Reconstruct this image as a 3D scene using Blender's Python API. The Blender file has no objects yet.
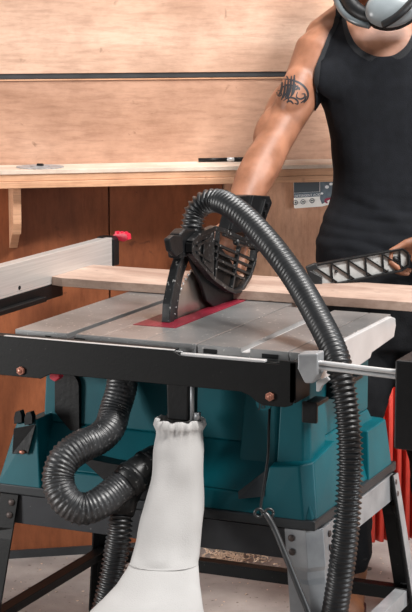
import bpy, bmesh, math, random
from mathutils import Vector as V, Matrix, noise
from mathutils.bvhtree import BVHTree
random.seed(7)
S = bpy.context.scene
COL = S.collection
PI = math.pi

# ------------------------------------------------------------------ camera
FPX = 1800.0
pitch = math.atan(306/FPX); yaw = math.radians(23.8)
CAM = V((1.919, -3.33, 1.55))
F = V((-math.sin(yaw)*math.cos(pitch), math.cos(yaw)*math.cos(pitch), -math.sin(pitch)))
R = V((math.cos(yaw), math.sin(yaw), 0)); U = R.cross(F)
FH = V((-math.sin(yaw), math.cos(yaw), 0))
cd = bpy.data.cameras.new('camera'); cam = bpy.data.objects.new('camera', cd); COL.objects.link(cam)
cam.matrix_world = Matrix.Translation(CAM) @ Matrix((R, U, -F)).transposed().to_4x4()
cd.sensor_fit = 'VERTICAL'; cd.sensor_height = 24; cd.lens = 24*FPX/612
cd.clip_start = .05; cd.clip_end = 100
S.camera = cam
def at(x, y, d):            # real point seen at (x, y) of the photograph, d metres away
    r = F + R*((x-206)/FPX) + U*((306-y)/FPX)
    return CAM + r*d

# ------------------------------------------------------------------ materials
WROT = yaw + math.radians(12)
def lin(c):
    return tuple((v/255/12.92 if v/255 <= .04045 else ((v/255+.055)/1.055)**2.4) for v in c)
def base_mat(name):
    m = bpy.data.materials.new(name); m.use_nodes = True
    nt = m.node_tree; b = nt.nodes['Principled BSDF']
    return m, nt, b
def N(nt, t, **kw):
    n = nt.nodes.new(t)
    for k, v in kw.items():
        if k in n.inputs.keys(): n.inputs[k].default_value = v
        else: setattr(n, k, v)
    return n
def ramp(nt, fac, stops):
    r = nt.nodes.new('ShaderNodeValToRGB')
    e = r.color_ramp.elements
    while len(e) < len(stops): e.new(.5)
    for q, (p, c) in zip(e, stops): q.position = p; q.color = (*c, 1)
    nt.links.new(fac, r.inputs['Fac']); return r
def mat(name, c1, c2=None, rough=.5, metal=0, scale=20, bump=0, bscale=60, stretch=(1,1,1), spec=.5, speck=None, speck_scale=150, speck_th=.68, sss=0, sheen=0):
    m, nt, b = base_mat(name); L = nt.links.new
    c1 = lin(c1); c2 = lin(c2) if c2 else c1
    tc = N(nt, 'ShaderNodeTexCoord'); mp = N(nt, 'ShaderNodeMapping'); mp.inputs['Scale'].default_value = stretch
    L(tc.outputs['Object'], mp.inputs['Vector'])
    n = N(nt, 'ShaderNodeTexNoise', Scale=scale, Detail=5); L(mp.outputs[0], n.inputs['Vector'])
    r = ramp(nt, n.outputs['Fac'], [(.3, c1), (.7, c2)])
    out = r.outputs['Color']
    if speck:
        n2 = N(nt, 'ShaderNodeTexNoise', Scale=speck_scale, Detail=3); L(mp.outputs[0], n2.inputs['Vector'])
        r2 = ramp(nt, n2.outputs['Fac'], [(speck_th, (0,0,0)), (speck_th+.04, (1,1,1))])
        mx = N(nt, 'ShaderNodeMix', data_type='RGBA'); L(r2.outputs['Color'], mx.inputs['Factor'])
        L(out, mx.inputs[6]); mx.inputs[7].default_value = (*lin(speck), 1); out = mx.outputs[2]
    L(out, b.inputs['Base Color'])
    b.inputs['Roughness'].default_value = rough; b.inputs['Metallic'].default_value = metal
    b.inputs['Specular IOR Level'].default_value = spec
    if sss: b.inputs['Subsurface Weight'].default_value = sss; b.inputs['Subsurface Radius'].default_value = (.02,.008,.004); b.inputs['Subsurface Scale'].default_value = .5
    if sheen: b.inputs['Sheen Weight'].default_value = sheen
    if bump:
        nb = N(nt, 'ShaderNodeTexNoise', Scale=bscale, Detail=4); L(mp.outputs[0], nb.inputs['Vector'])
        bp = N(nt, 'ShaderNodeBump', Strength=bump, Distance=.003); L(nb.outputs['Fac'], bp.inputs['Height']); L(bp.outputs[0], b.inputs['Normal'])
    return m
def wood(name, c1, c2, rot=WROT, gx=1.0, gz=9.0, vertical=False, rough=.5, knots=True, seed=0., c3=None, spec=.35):
    m, nt, b = base_mat(name); L = nt.links.new
    c1, c2 = lin(c1), lin(c2); c3 = lin(c3) if c3 else tuple(v*.62 for v in c2)
    tc = N(nt, 'ShaderNodeTexCoord')
    m0 = N(nt, 'ShaderNodeMapping', vector_type='TEXTURE'); m0.inputs['Rotation'].default_value = (0,0,rot); m0.inputs['Location'].default_value = (seed, seed*.7, seed*1.3)
    L(tc.outputs['Object'], m0.inputs['Vector'])
    sc = (gx, gx*6, gz) if not vertical else (gz, gz, gx)
    m1 = N(nt, 'ShaderNodeMapping'); m1.inputs['Scale'].default_value = sc; L(m0.outputs[0], m1.inputs['Vector'])
    n1 = N(nt, 'ShaderNodeTexNoise', Scale=1.1, Detail=7, Roughness=.62, Distortion=.9); L(m1.outputs[0], n1.inputs['Vector'])
    r1 = ramp(nt, n1.outputs['Fac'], [(.28, c2), (.5, tuple((a+c)/2 for a, c in zip(c1, c2))), (.72, c1)])
    # fine fibres
    m2 = N(nt, 'ShaderNodeMapping'); m2.inputs['Scale'].default_value = tuple(v*7 if i != (0 if not vertical else 2) else v*5 for i, v in enumerate(sc)); L(m0.outputs[0], m2.inputs['Vector'])
    n2 = N(nt, 'ShaderNodeTexNoise', Scale=2.2, Detail=5, Roughness=.7); L(m2.outputs[0], n2.inputs['Vector'])
    r2 = ramp(nt, n2.outputs['Fac'], [(.32, (.72,.68,.66)), (.55, (1,1,1))])
    mx = N(nt, 'ShaderNodeMix', data_type='RGBA', blend_type='MULTIPLY'); mx.inputs['Factor'].default_value = .8
    L(r1.outputs['Color'], mx.inputs[6]); L(r2.outputs['Color'], mx.inputs[7])
    # small dents and knots, blotches
    m3 = N(nt, 'ShaderNodeMapping'); m3.inputs['Scale'].default_value = (14,14,20); L(m0.outputs[0], m3.inputs['Vector'])
    n3 = N(nt, 'ShaderNodeTexNoise', Scale=1.6, Detail=3, Distortion=.6); L(m3.outputs[0], n3.inputs['Vector'])
    r3 = ramp(nt, n3.outputs['Fac'], [(.68, (0,0,0)), (.76, (.8,.8,.8))])
    mx2 = N(nt, 'ShaderNodeMix', data_type='RGBA'); L(r3.outputs['Color'], mx2.inputs['Factor'])
    L(mx.outputs[2], mx2.inputs[6]); mx2.inputs[7].default_value = (*(c3 if knots else c2), 1)
    n4 = N(nt, 'ShaderNodeTexNoise', Scale=4.5, Detail=6, Roughness=.7); L(m0.outputs[0], n4.inputs['Vector'])
    r4 = ramp(nt, n4.outputs['Fac'], [(.35, (.74,.70,.68)), (.6, (1,1,1))])
    mx3 = N(nt, 'ShaderNodeMix', data_type='RGBA', blend_type='MULTIPLY'); mx3.inputs['Factor'].default_value = .85
    L(mx2.outputs[2], mx3.inputs[6]); L(r4.outputs['Color'], mx3.inputs[7])
    L(mx3.outputs[2], b.inputs['Base Color'])
    b.inputs['Roughness'].default_value = rough; b.inputs['Specular IOR Level'].default_value = spec
    bp = N(nt, 'ShaderNodeBump', Strength=.25, Distance=.002); L(n2.outputs['Fac'], bp.inputs['Height']); L(bp.outputs[0], b.inputs['Normal'])
    return m

M = {}
M['ply_up'] = wood('plywood_upper', (216,182,160), (180,142,118), seed=3.1, gz=5)
M['ply_low'] = wood('plywood_lower', (206,166,142), (168,128,104), seed=8.4, gz=4.5)
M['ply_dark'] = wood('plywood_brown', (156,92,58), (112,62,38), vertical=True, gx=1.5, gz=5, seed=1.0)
M['ply_orange_lit'] = wood('plywood_orange_lit', (214,168,138), (186,136,106), vertical=True, gx=1.5, gz=5, seed=5.5)  # paler tone paints in the brighter light under the shelf at right
M['shelf_top'] = wood('shelf_board_pale', (232,216,200), (208,188,170), seed=2.2, gz=3)
M['shelf_edge'] = wood('shelf_edge_wood', (226,180,146), (196,146,112), seed=4.2, gz=14)
M['plank'] = wood('sawn_plank_wood', (210,186,170), (164,136,122), rot=0, seed=6.6, gx=2, gz=3)
M['black_gap'] = mat('black_strip', (38,39,41), (52,53,55), rough=.6)
M['floor'] = mat('dusty_concrete', (170,160,154), (140,131,126), rough=.8, scale=9, bump=.6, bscale=45, speck=(112,98,92), speck_scale=60, speck_th=.66)
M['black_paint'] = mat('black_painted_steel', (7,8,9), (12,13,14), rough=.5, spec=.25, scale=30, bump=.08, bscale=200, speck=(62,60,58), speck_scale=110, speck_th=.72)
M['black_plastic'] = mat('black_plastic', (12,13,14), (20,21,23), rough=.42, spec=.3, scale=40, bump=.15, bscale=90)
M['scuffed_black'] = mat('scuffed_black_plastic', (16,17,18), (30,31,32), rough=.4, spec=.4, scale=35, bump=.3, bscale=70, speck=(120,120,118), speck_scale=120, speck_th=.64)
M['hose'] = mat('grey_black_hose_rubber', (20,21,23), (34,35,37), rough=.42, scale=50, spec=.8)
M['hose_dusty'] = mat('dusty_hose_rubber', (24,25,27), (50,51,53), rough=.42, scale=25, spec=.8, speck=(92,93,94), speck_scale=160, speck_th=.6)
M['teal'] = mat('teal_plastic', (2,90,100), (1,76,86), rough=.42, spec=.3, scale=8, bump=.06, bscale=300)
M['skirt'] = mat('dark_skirt_plastic', (34,40,44), (26,30,34), rough=.45)
M['alu'] = mat('cast_aluminium_table', (184,184,184), (140,140,140), rough=.30, metal=.7, scale=7, stretch=(1,1,1), bump=.12, bscale=180, speck=(225,222,218), speck_scale=95, speck_th=.66)
M['alu_groove'] = mat('dark_groove_metal', (58,58,60), (74,74,76), rough=.5, metal=.6)
M['alu_bright'] = mat('bright_aluminium', (220,220,220), (200,200,200), rough=.35, metal=.35, scale=10)
M['fence_alu'] = mat('brushed_fence_aluminium', (206,202,198), (188,184,180), rough=.36, metal=.4, scale=4, stretch=(60,1,60))
M['galv'] = mat('galvanised_steel', (176,178,180), (146,148,151), rough=.42, metal=.4, scale=18, bump=.1, bscale=120)
M['galv_shaded'] = mat('shaded_grey_steel', (52,54,58), (42,44,47), rough=.45, metal=.3, scale=18, speck=(96,96,98), speck_scale=90, speck_th=.7)  # same steel as the bright rails, darkened to paint in their shade
M['red'] = mat('red_insert_plastic', (128,28,46), (106,20,36), rough=.4, scale=30, speck=(206,120,130), speck_scale=90, speck_th=.66)
M['red_bright'] = mat('bright_red_plastic', (206,40,66), (190,34,56), rough=.4)
M['red_sheet'] = mat('red_sheet_cloth', (206,66,50), (184,50,40), rough=.6, scale=12)
M['blade'] = mat('steel_blade', (214,204,196), (170,158,148), rough=.28, metal=.9, scale=6)
M['copper'] = mat('copper_bolt', (176,122,104), (150,98,82), rough=.4, metal=.6)
M['rivet'] = mat('dark_bolt', (96,84,80), (70,62,60), rough=.5, metal=.5)
M['bag'] = mat('off_white_bag_cloth', (196,194,192), (180,177,175), rough=.85, scale=6, bump=.25, bscale=400)
M['skin'] = mat('skin', (154,106,82), (124,82,60), rough=.5, spec=.35, scale=22, bump=.08, bscale=260, sss=.08, speck=(128,80,62), speck_scale=38, speck_th=.74)
M['lips'] = mat('lips', (170,92,84), rough=.45)
M['eye'] = mat('eye_white', (230,226,220), rough=.25)
M['iris'] = mat('eye_brown', (60,40,28), rough=.2)
M['hair'] = mat('dark_hair', (34,26,22), (52,40,32), rough=.6, scale=120, bump=.5, bscale=200)
M['ink'] = mat('tattoo_ink', (16,17,22), (26,27,32), rough=.6)
M['shirt'] = mat('black_jersey_cloth', (15,17,21), (21,23,28), rough=.9, spec=.2, scale=50, bump=.3, bscale=500)
M['shirt_trim'] = mat('black_ribbed_trim', (13,14,18), (18,20,24), rough=.85, bump=.4, bscale=700)
M['jeans'] = mat('black_denim', (13,14,17), (21,22,25), rough=.85, scale=30, bump=.4, bscale=300, spec=.2)
M['boot'] = mat('brown_boot_leather', (120,74,44), (92,56,34), rough=.6, scale=30, bump=.3)
M['grey_shell'] = mat('grey_earcup_plastic', (92,98,101), (74,80,83), rough=.25, scale=10, spec=.7)
M['cup_shell'] = mat('light_grey_earcup_plastic', (140,147,150), (112,119,122), rough=.3, scale=10, spec=.6)
M['webs'] = mat('grey_push_bar_plastic', (176,176,174), (146,146,144), rough=.5, scale=40, bump=.3, speck=(70,70,70), speck_scale=60, speck_th=.68)
M['paper'] = mat('pale_packet_paper', (240,238,232), (230,228,222), rough=.5)
M['paper_grey'] = mat('grey_packet_print', (104,118,128), (76,88,96), rough=.4, scale=60)
M['paper_white'] = mat('white_print', (226,228,230), rough=.5)
M['paper_red'] = mat('crimson_print', (150,40,70), rough=.5)
M['paper_dark'] = mat('dark_print', (64,72,78), rough=.5)
M['shavings'] = mat('wood_shavings', (226,200,176), (198,166,140), rough=.8)
M['debris'] = mat('dark_debris', (70,60,54), (100,84,74), rough=.8)

# ------------------------------------------------------------------ mesh helpers
def link(name, me, m, parent=None, smooth=False):
    o = bpy.data.objects.new(name, me); COL.objects.link(o)
    if m is not None:
        for mm in (m if isinstance(m, (list, tuple)) else [m]): me.materials.append(mm)
    if parent is not None:
        o.parent = parent
        w = V(parent.location)
        p = parent.parent
        while p is not None: w = w + V(p.location); p = p.parent
        me.transform(Matrix.Translation(-w))
    if smooth:
        for f in me.polygons: f.use_smooth = True
    return o
def obj(name, bm, m, parent=None, smooth=False, bevel=0, seg=2, auto=None):
    bmesh.ops.recalc_face_normals(bm, faces=bm.faces)
    me = bpy.data.meshes.new(name); bm.to_mesh(me); bm.free()
    o = link(name, me, m, parent, smooth)
    if bevel:
        md = o.modifiers.new('bevel', 'BEVEL'); md.width = bevel; md.segments = seg; md.limit_method = 'ANGLE'; md.angle_limit = math.radians(35)
        md.harden_normals = False
    return o
def thing(name, label, cat, loc=(0,0,0), group=None):
    o = bpy.data.objects.new(name, None); COL.objects.link(o); o.location = loc; o.empty_display_size = .05
    o['label'] = label; o['category'] = cat
    if group: o['group'] = group
    return o
def tag(o, label, cat, group=None):
    o['label'] = label; o['category'] = cat
    if group: o['group'] = group
    return o
def BM(): return bmesh.new()
def hexa(bm, p):            # 8 points: bottom loop 0-3, top loop 4-7
    v = [bm.verts.new(q) for q in p]
    for f in ((0,1,2,3),(4,5,6,7),(0,1,5,4),(1,2,6,5),(2,3,7,6),(3,0,4,7)): bm.faces.new([v[i] for i in f])
def box(bm, x0, x1, y0, y1, z0, z1, fr=None):
    p = [(x0,y0,z0),(x1,y0,z0),(x1,y1,z0),(x0,y1,z0),(x0,y0,z1),(x1,y0,z1),(x1,y1,z1),(x0,y1,z1)]
    if fr: p = [fr(*q) for q in p]
    hexa(bm, p)
def prism(bm, pts, d):      # polygon (3D points) pushed by vector d
    a = [bm.verts.new(p) for p in pts]; b = [bm.verts.new(V(p)+V(d)) for p in pts]
    bm.faces.new(a); bm.faces.new(b[::-1])
    n = len(pts)
    for i in range(n): bm.faces.new((a[i], a[(i+1)%n], b[(i+1)%n], b[i]))
def catmull(P, n=8):
    P = [V(p) for p in P]; Q = [P[0]*2-P[1]] + P + [P[-1]*2-P[-2]]; out = []
    for i in range(1, len(Q)-2):
        a, b, c, d = Q[i-1:i+3]
        for k in range(n):
            t = k/n
            out.append(.5*((2*b) + (c-a)*t + (2*a-5*b+4*c-d)*t*t + (3*b-a-3*c+d)*t**3))
    out.append(P[-1]); return out
def resample(P, step):
    L = [0]
    for i in range(1, len(P)): L.append(L[-1]+(P[i]-P[i-1]).length)
    n = max(2, int(L[-1]/step)); out = []; j = 0
    for k in range(n+1):
        s = L[-1]*k/n
        while j < len(P)-2 and L[j+1] < s: j += 1
        t = (s-L[j])/max(1e-9, L[j+1]-L[j]); out.append(P[j].lerp(P[j+1], min(1, t)))
    return out, L[-1]
def tube(bm, P, rad, seg=16, cap=True, flat=None, up=None):
    """rad: number or list; flat: (list or number) factor of second axis; parallel-transport frame"""
    P = [V(p) for p in P]; n = len(P)
    rad = [rad]*n if not isinstance(rad, (list, tuple)) else rad
    T = [(P[min(i+1, n-1)]-P[max(i-1, 0)]).normalized() for i in range(n)]
    u = V(up) if up is not None else (V((0,0,1)) if abs(T[0].z) < .9 else V((1,0,0)))
    rings = []
    for i in range(n):
        u = (u - T[i]*u.dot(T[i])).normalized(); w = T[i].cross(u)
        fl = 1 if flat is None else (flat[i] if isinstance(flat, (list, tuple)) else flat)
        rings.append([bm.verts.new(P[i] + (u*math.cos(a)*fl + w*math.sin(a))*rad[i]) for a in [2*PI*k/seg for k in range(seg)]])
    for i in range(n-1):
        for k in range(seg): bm.faces.new((rings[i][k], rings[i][(k+1)%seg], rings[i+1][(k+1)%seg], rings[i+1][k]))
    if cap: bm.faces.new(rings[0][::-1]); bm.faces.new(rings[-1])
def cyl(bm, a, b, r, seg=20): tube(bm, [a, b], r, seg)
def ell(bm, c, ax, seg=20, rings=12):   # ellipsoid, ax = three axis vectors
    c = V(c); ax = [V(a) for a in ax]
    top = bm.verts.new(c+ax[2]); bot = bm.verts.new(c-ax[2]); G = []
    for j in range(1, rings):
        ph = PI*j/rings
        G.append([bm.verts.new(c + (ax[0]*math.cos(2*PI*k/seg)+ax[1]*math.sin(2*PI*k/seg))*math.sin(ph) + ax[2]*math.cos(ph)) for k in range(seg)])
    for k in range(seg):
        bm.faces.new((top, G[0][k], G[0][(k+1)%seg])); bm.faces.new((bot, G[-1][(k+1)%seg], G[-1][k]))
    for j in range(len(G)-1):
        for k in range(seg): bm.faces.new((G[j][k], G[j+1][k], G[j+1][(k+1)%seg], G[j][(k+1)%seg]))
def balls(bm, P, rad, seg=14):      # chain of a tapering limb with rounded ends for remeshing
    P = [V(p) for p in P]
    tube(bm, P, rad, seg)
    for p, r in ((P[0], rad[0]), (P[-1], rad[-1])): ell(bm, p, [(r,0,0),(0,r,0),(0,0,r)], seg, 8)
def corrugated(P, r, pitch, amp, parts=4, smooth_zone=None):
    C = catmull(P, 14); Q, L = resample(C, pitch/parts); n = len(Q); rad = []
    prof = [1, -.6, -1, -.6] if parts == 4 else [1, .9, .2, -.8, -1, -.4]
    for i in range(n):
        s = i/(n-1); a = amp*(smooth_zone(s) if smooth_zone else 1)
        rad.append(r + a*prof[i % parts])
    bm = BM(); tube(bm, Q, rad, 28); return bm
def evaluated(o):
    dg = bpy.context.evaluated_depsgraph_get(); dg.update()
    me = bpy.data.meshes.new_from_object(o.evaluated_get(dg)); return me
def remeshed(bm, voxel, smooth_it=4, fac=.5):
    me = bpy.data.meshes.new('t'); bmesh.ops.recalc_face_normals(bm, faces=bm.faces); bm.to_mesh(me); bm.free()
    o = bpy.data.objects.new('t', me); COL.objects.link(o)
    md = o.modifiers.new('r', 'REMESH'); md.mode = 'VOXEL'; md.voxel_size = voxel
    sm = o.modifiers.new('s', 'SMOOTH'); sm.factor = fac; sm.iterations = smooth_it
    out = evaluated(o); out.materials.clear()
    bpy.data.objects.remove(o); return out

# ------------------------------------------------------------------ setting
W0 = V((-.563, .91, 0)); WD = V((math.cos(WROT), math.sin(WROT), 0)); WN = V((WD.y, -WD.x, 0))  # WN points into the room
def wf(s, n, z): return W0 + WD*s + WN*n + V((0,0,z))
def struct(o): o['kind'] = 'structure'; return o
bm = BM(); box(bm, -7, 7, -9, 7, -.1, 0); struct(obj('floor', bm, M['floor']))
wall = bpy.data.objects.new('wall_back', None); COL.objects.link(wall); struct(wall)
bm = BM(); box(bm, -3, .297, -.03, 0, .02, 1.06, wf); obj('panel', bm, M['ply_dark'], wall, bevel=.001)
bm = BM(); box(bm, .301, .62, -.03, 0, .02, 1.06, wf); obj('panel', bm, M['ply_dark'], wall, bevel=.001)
bm = BM(); box(bm, .623, 3.6, -.03, 0, .02, 1.06, wf); obj('panel', bm, M['ply_orange_lit'], wall, bevel=.001)
bm = BM(); box(bm, -3, 3.6, -.03, 0, 1.085, 1.340, wf); obj('panel', bm, M['ply_low'], wall, bevel=.001)
bm = BM(); box(bm, -3, 3.6, -.03, .006, 1.354, 2.5, wf); obj('panel', bm, M['ply_up'], wall, bevel=.001)
bm = BM(); box(bm, -3, 3.6, -.05, -.031, 0, 2.5, wf); obj('backing', bm, M['black_gap'], wall)
bm = BM(); box(bm, -3, 3.6, -.03, .003, 1.3405, 1.3535, wf); struct(obj('trim_2', bm, M['black_gap']))
bm = BM(); box(bm, -3, 3.6, -.012, .01, .0, .022, wf); struct(obj('baseboard_back', bm, M['black_gap']))
bm = BM(); box(bm, -3, 3.6, .0005, .004, 1.3355, 1.3385, wf); struct(obj('trim_1', bm, M['shelf_edge']))

# ------------------------------------------------------------------ shelf
SD = .16
sh = thing('wall_shelf', 'long pale plywood shelf with wooden front edge fixed along the wall', 'shelf', wf(0, .01, 1.02))
bm = BM(); box(bm, -3, 3.0, .001, SD, 1.097, 1.108, wf); obj('shelf_board', bm, M['shelf_top'], sh, bevel=.001)
bm = BM(); box(bm, -3, 3.0, SD-.03, SD-.004, 1.078, 1.0965, wf); box(bm, -3, 3.0, SD-.035, SD, 1.060, 1.0775, wf)
obj('front_edge', bm, M['shelf_edge'], sh, bevel=.0015)
for s in (.022, 2.2):
    bm = BM()
    prism(bm, [wf(s, .001, 1.0965), wf(s, SD-.04, 1.0965), wf(s, SD-.045, .96), wf(s, SD-.06, .93), wf(s, SD-.075, .935), wf(s, .001, .88)], WD*.022)
    obj('bracket', bm, M['shelf_edge'], sh, bevel=.001)
bm = BM(); c = wf(.1, .085, 0)
prof = [(.004,1.1085),(.004,1.1105),(.018,1.1105),(.019,1.113),(.030,1.113),(.031,1.1105)]
N_T = 24; vs = []; 
rim = []
for k in range(N_T*4):
    r_ = .064 if k % 4 in (0,1) else .060
    a = 2*PI*k/(N_T*4); rim.append((c.x+r_*math.cos(a), c.y+r_*math.sin(a), 1.1085))
prism(bm, rim, (0,0,.002))
cyl(bm, (c.x,c.y,1.1105), (c.x,c.y,1.112), .026, 24)
disc = tag(obj('metal_disc', bm, M['galv']), 'thin round metal saw disc lying flat on the left of the shelf', 'saw disc')
bm = BM(); cyl(bm, (c.x-.008,c.y,1.1125), (c.x+.008,c.y,1.1125), .006, 12)
obj('centre_hole', bm, M['black_plastic'], disc)
pen = thing('marker_pen', 'thin dark pen with a silver band lying at the back of the shelf', 'pen', wf(.56,.03,1.1085))
bm = BM(); cyl(bm, wf(.545,.03,1.1145), wf(.625,.03,1.1145), .0055); obj('barrel', bm, M['black_plastic'], pen, True)
bm = BM(); cyl(bm, wf(.625,.03,1.1145), wf(.645,.03,1.1145), .006); obj('band', bm, M['alu_bright'], pen, True)
bm = BM(); cyl(bm, wf(.645,.03,1.1145), wf(.672,.03,1.1145), .0062); obj('cap', bm, M['black_plastic'], pen, True)

# ------------------------------------------------------------------ packet under the shelf
def wz(x, y, n):   # wall-frame (s, z) of a photo point at distance n off the wall
    r = at(x, y, 1)-CAM; t = ((W0+WN*n)-CAM).dot(WN)/r.dot(WN); p = CAM+r*t; return (p-W0).dot(WD), p.z
pk = thing('packet', 'flat printed grey and white product packet hanging just under the shelf', 'packet', wf(wz(315,184,.02)[0], .02, .98))
def wpoly(pts, n, th):
    bm = BM(); prism(bm, [wf(*(lambda s, z: (s, n, z))(*wz(x, y, n))) for x, y in pts], WN*th); return bm
obj('sleeve', wpoly([(293.5,181),(336,181),(332,203),(321,206),(294,208)], .010, .012), M['paper'], pk)
obj('print_panel', wpoly([(293.8,181),(319.5,181),(319.5,191.5),(293.8,193)], .022, .0006), M['paper_dark'], pk)
obj('print_panel', wpoly([(293.8,193.2),(319.8,191.7),(319.8,196.3),(293.8,198)], .022, .0006), M['paper_grey'], pk)
obj('print_panel', wpoly([(320,181),(336,181),(334,197),(322,204),(320,199)], .022, .0006), M['paper_grey'], pk)
bm = BM()
for (x, y) in ((295.5,202.5),(303,201.8),(312,200.6)):
    s, z = wz(x, y, .0228)
    P = [wf(s+.0062*math.cos(a), .0228, z+.0062*math.sin(a)) for a in [2*PI*k/20 for k in range(21)]]
    tube(bm, P, .0009, 6)
    ell(bm, wf(s, .0228, z), [WD*.003, WN*.0006, V((0,0,.002))], 10, 6)
obj('printed_symbols', bm, M['paper_dark'], pk)
bm = BM(); s, z = wz(328,199,.0235); ell(bm, wf(s,.0232,z), [WD*.010+V((0,0,.002)), WN*.0005, V((0,0,.0035))], 14, 8)
s, z = wz(326,202,.0235); ell(bm, wf(s,.0232,z), [WD*.005-V((0,0,.003)), WN*.0005, V((0,0,.0035))], 14, 8); obj('printed_mark', bm, M['paper_red'], pk)
bm = BM()
for (x, y, r_) in ((327,187,.006),(322,193.5,.004),(331,184,.005)):
    s, z = wz(x, y, .0235); ell(bm, wf(s,.0232,z), [WD*r_, WN*.0005, V((0,0,r_*.8))], 12, 6)
obj('printed_mark', bm, M['paper_white'], pk)
def text(s, name, loc, dx, up, size, m, parent, ext=.0004):
    cu = bpy.data.curves.new(name, 'FONT'); cu.body = s; cu.size = size; cu.extrude = ext; cu.align_x = 'LEFT'
    t = bpy.data.objects.new(name, cu); COL.objects.link(t); me = evaluated(t); bpy.data.objects.remove(t)
    dx = V(dx).normalized(); up = V(up).normalized(); nn = dx.cross(up)
    me.transform(Matrix.Translation(V(loc)) @ Matrix((dx, up, nn)).transposed().to_4x4()); me.materials.clear()
    return link(name, me, m, parent)
s0, z0 = wz(294.6, 197.3, .023); s1, z1 = wz(319, 195.6, .023)
text('DETERGENT ACID', 'lettering', wf(s0,.0230,z0), WD*(s1-s0)+V((0,0,z1-z0)), (0,0,1), .0092, M['paper_white'], pk)

# ------------------------------------------------------------------ red sheet between the legs
bm = BM(); n = 160; A = []; B = []
for k in range(n+1):
    t = k/n; s = 1.02+.34*t; nn = .05+.014*math.sin(t*PI*26)
    A.append(bm.verts.new(wf(s, nn+.01, .0005))); B.append(bm.verts.new(wf(s+.0, nn-.02, .78)))
for k in range(n): bm.faces.new((A[k], A[k+1], B[k+1], B[k]))
o = tag(obj('red_sheet', bm, M['red_sheet'], smooth=True), 'pleated red plastic sheet leaning on the wall behind the person\'s legs', 'sheet')
md = o.modifiers.new('s', 'SOLIDIFY'); md.thickness = .003

# ------------------------------------------------------------------ saw stand
st = thing('saw_stand', 'grey steel stand with splayed legs carrying the teal table saw', 'saw stand', (.33,.25,0))
ZT = .484; K = .13
LX0, LX1, LY0, LY1 = -.048, .705, -.012, .525
def leg(cx, cy, sx, sy, m, w, ch):
    # angle-steel leg: outward corner chamfered; sx,sy = outward signs
    bm = BM(); t = .005
    prof = [(0-ch,0),(0,-ch),(0,-w),(-t,-w),(-t,-ch-.003),(-ch-.003,-t),(-w,-t),(-w,0)]
    def P(u, v, z):
        d = (ZT-z)*K; k = 1-.0*(ZT-z)
        return V((cx+sx*(u*k+d), cy+sy*(v*k+d), z))
    levels = [ZT, ZT-.075, ZT-.085, ZT-.10, ZT-.11, ZT-.16, ZT-.17, .0]
    offs = [0, 0, -.004, -.004, 0, 0, 0, 0]
    rings = []
    for z, of in zip(levels, offs):
        rings.append([bm.verts.new(P(u+(of if i in (0,1,4,5) else 0), v+(of if i in (0,1,4,5) else 0), z)) for i, (u, v) in enumerate(prof)])
    for i in range(len(rings)-1):
        for k in range(8): bm.faces.new((rings[i][k], rings[i][(k+1)%8], rings[i+1][(k+1)%8], rings[i+1][k]))
    bm.faces.new(rings[0]); bm.faces.new(rings[-1][::-1])
    lg = obj('leg', bm, m, st, bevel=.001)
    if sx > 0 and sy > 0:
        b = BM(); q = [P(.0025,-.018,ZT-.001),P(.0025,-.05,ZT-.001),P(.0025,-.05,.02),P(.0025,-.018,.02)]; prism(b, q, (-.002,0,0))
        obj('lit_face', b, M['galv'], lg)  # bright strip puts light into the colour of the outward flange
    for z in (ZT-.018, ZT-.046):
        for (u, v, d) in (((-w+.014, .0, (0,sy,0)), (0, -w+.014, (sx,0,0)))):
            b = BM(); p = P(u, v, z); ell(b, p+V(d)*.001, [V((.0075,0,0)) if d[1] else V((.004,0,0)), V((0,.004,0)) if d[1] else V((0,.0075,0)), (0,0,.0075)], 14, 8)
            obj('bolt', b, M['rivet'], lg, True)
    b = BM(); p = P(-.02,-.02,.006); box(b, p.x-.035,p.x+.035,p.y-.035,p.y+.035,0,.012); obj('rubber_foot', b, M['black_plastic'], lg, bevel=.004)
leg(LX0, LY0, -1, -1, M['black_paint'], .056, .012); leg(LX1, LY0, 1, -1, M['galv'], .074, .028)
leg(LX1, LY1, 1, 1, M['black_paint'], .056, .022); leg(LX0, LY1, -1, 1, M['black_paint'], .056, .022)  # rear right leg blackened to paint in the shade inside its flange
def angle_bar(name, a, b, inward, h, m, fl=.03):
    bm = BM(); a = V(a); b = V(b); i = V(inward); t = .004
    hexa(bm, [a-V((0,0,h)), b-V((0,0,h)), b-V((0,0,h))+i*t, a-V((0,0,h))+i*t, a, b, b+i*t, a+i*t])
    hexa(bm, [a+i*t-V((0,0,t)), b+i*t-V((0,0,t)), b+i*fl-V((0,0,t)), a+i*fl-V((0,0,t)), a+i*t, b+i*t, b+i*fl, a+i*fl])
    return obj(name, bm, m, st, bevel=.0008)
zt = ZT-.002
angle_bar('top_rail', (LX0-.02,LY0+.006,zt), (LX1-.05,LY0+.006,zt), (0,1,0), .064, M['galv_shaded'])
angle_bar('top_rail', (LX1-.006,LY0+.04,zt), (LX1-.006,LY1-.02,zt), (-1,0,0), .062, M['galv'])
angle_bar('top_rail', (LX0+.02,LY1-.008,zt), (LX1-.02,LY1-.008,zt), (0,-1,0), .062, M['galv_shaded'])
angle_bar('top_rail', (LX0+.006,LY0+.02,zt), (LX0+.006,LY1-.02,zt), (1,0,0), .062, M['galv_shaded'])
d = (ZT-.203)*K
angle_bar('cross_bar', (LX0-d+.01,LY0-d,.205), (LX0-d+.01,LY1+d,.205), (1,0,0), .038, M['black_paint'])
angle_bar('cross_bar', (LX1+d-.008,LY0-d,.205), (LX1+d-.008,LY1+d,.205), (-1,0,0), .038, M['galv'])
angle_bar('cross_bar', (LX0-d,LY1+d-.012,.205), (LX1+d,LY1+d-.012,.205), (0,-1,0), .04, M['black_paint'])
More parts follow.
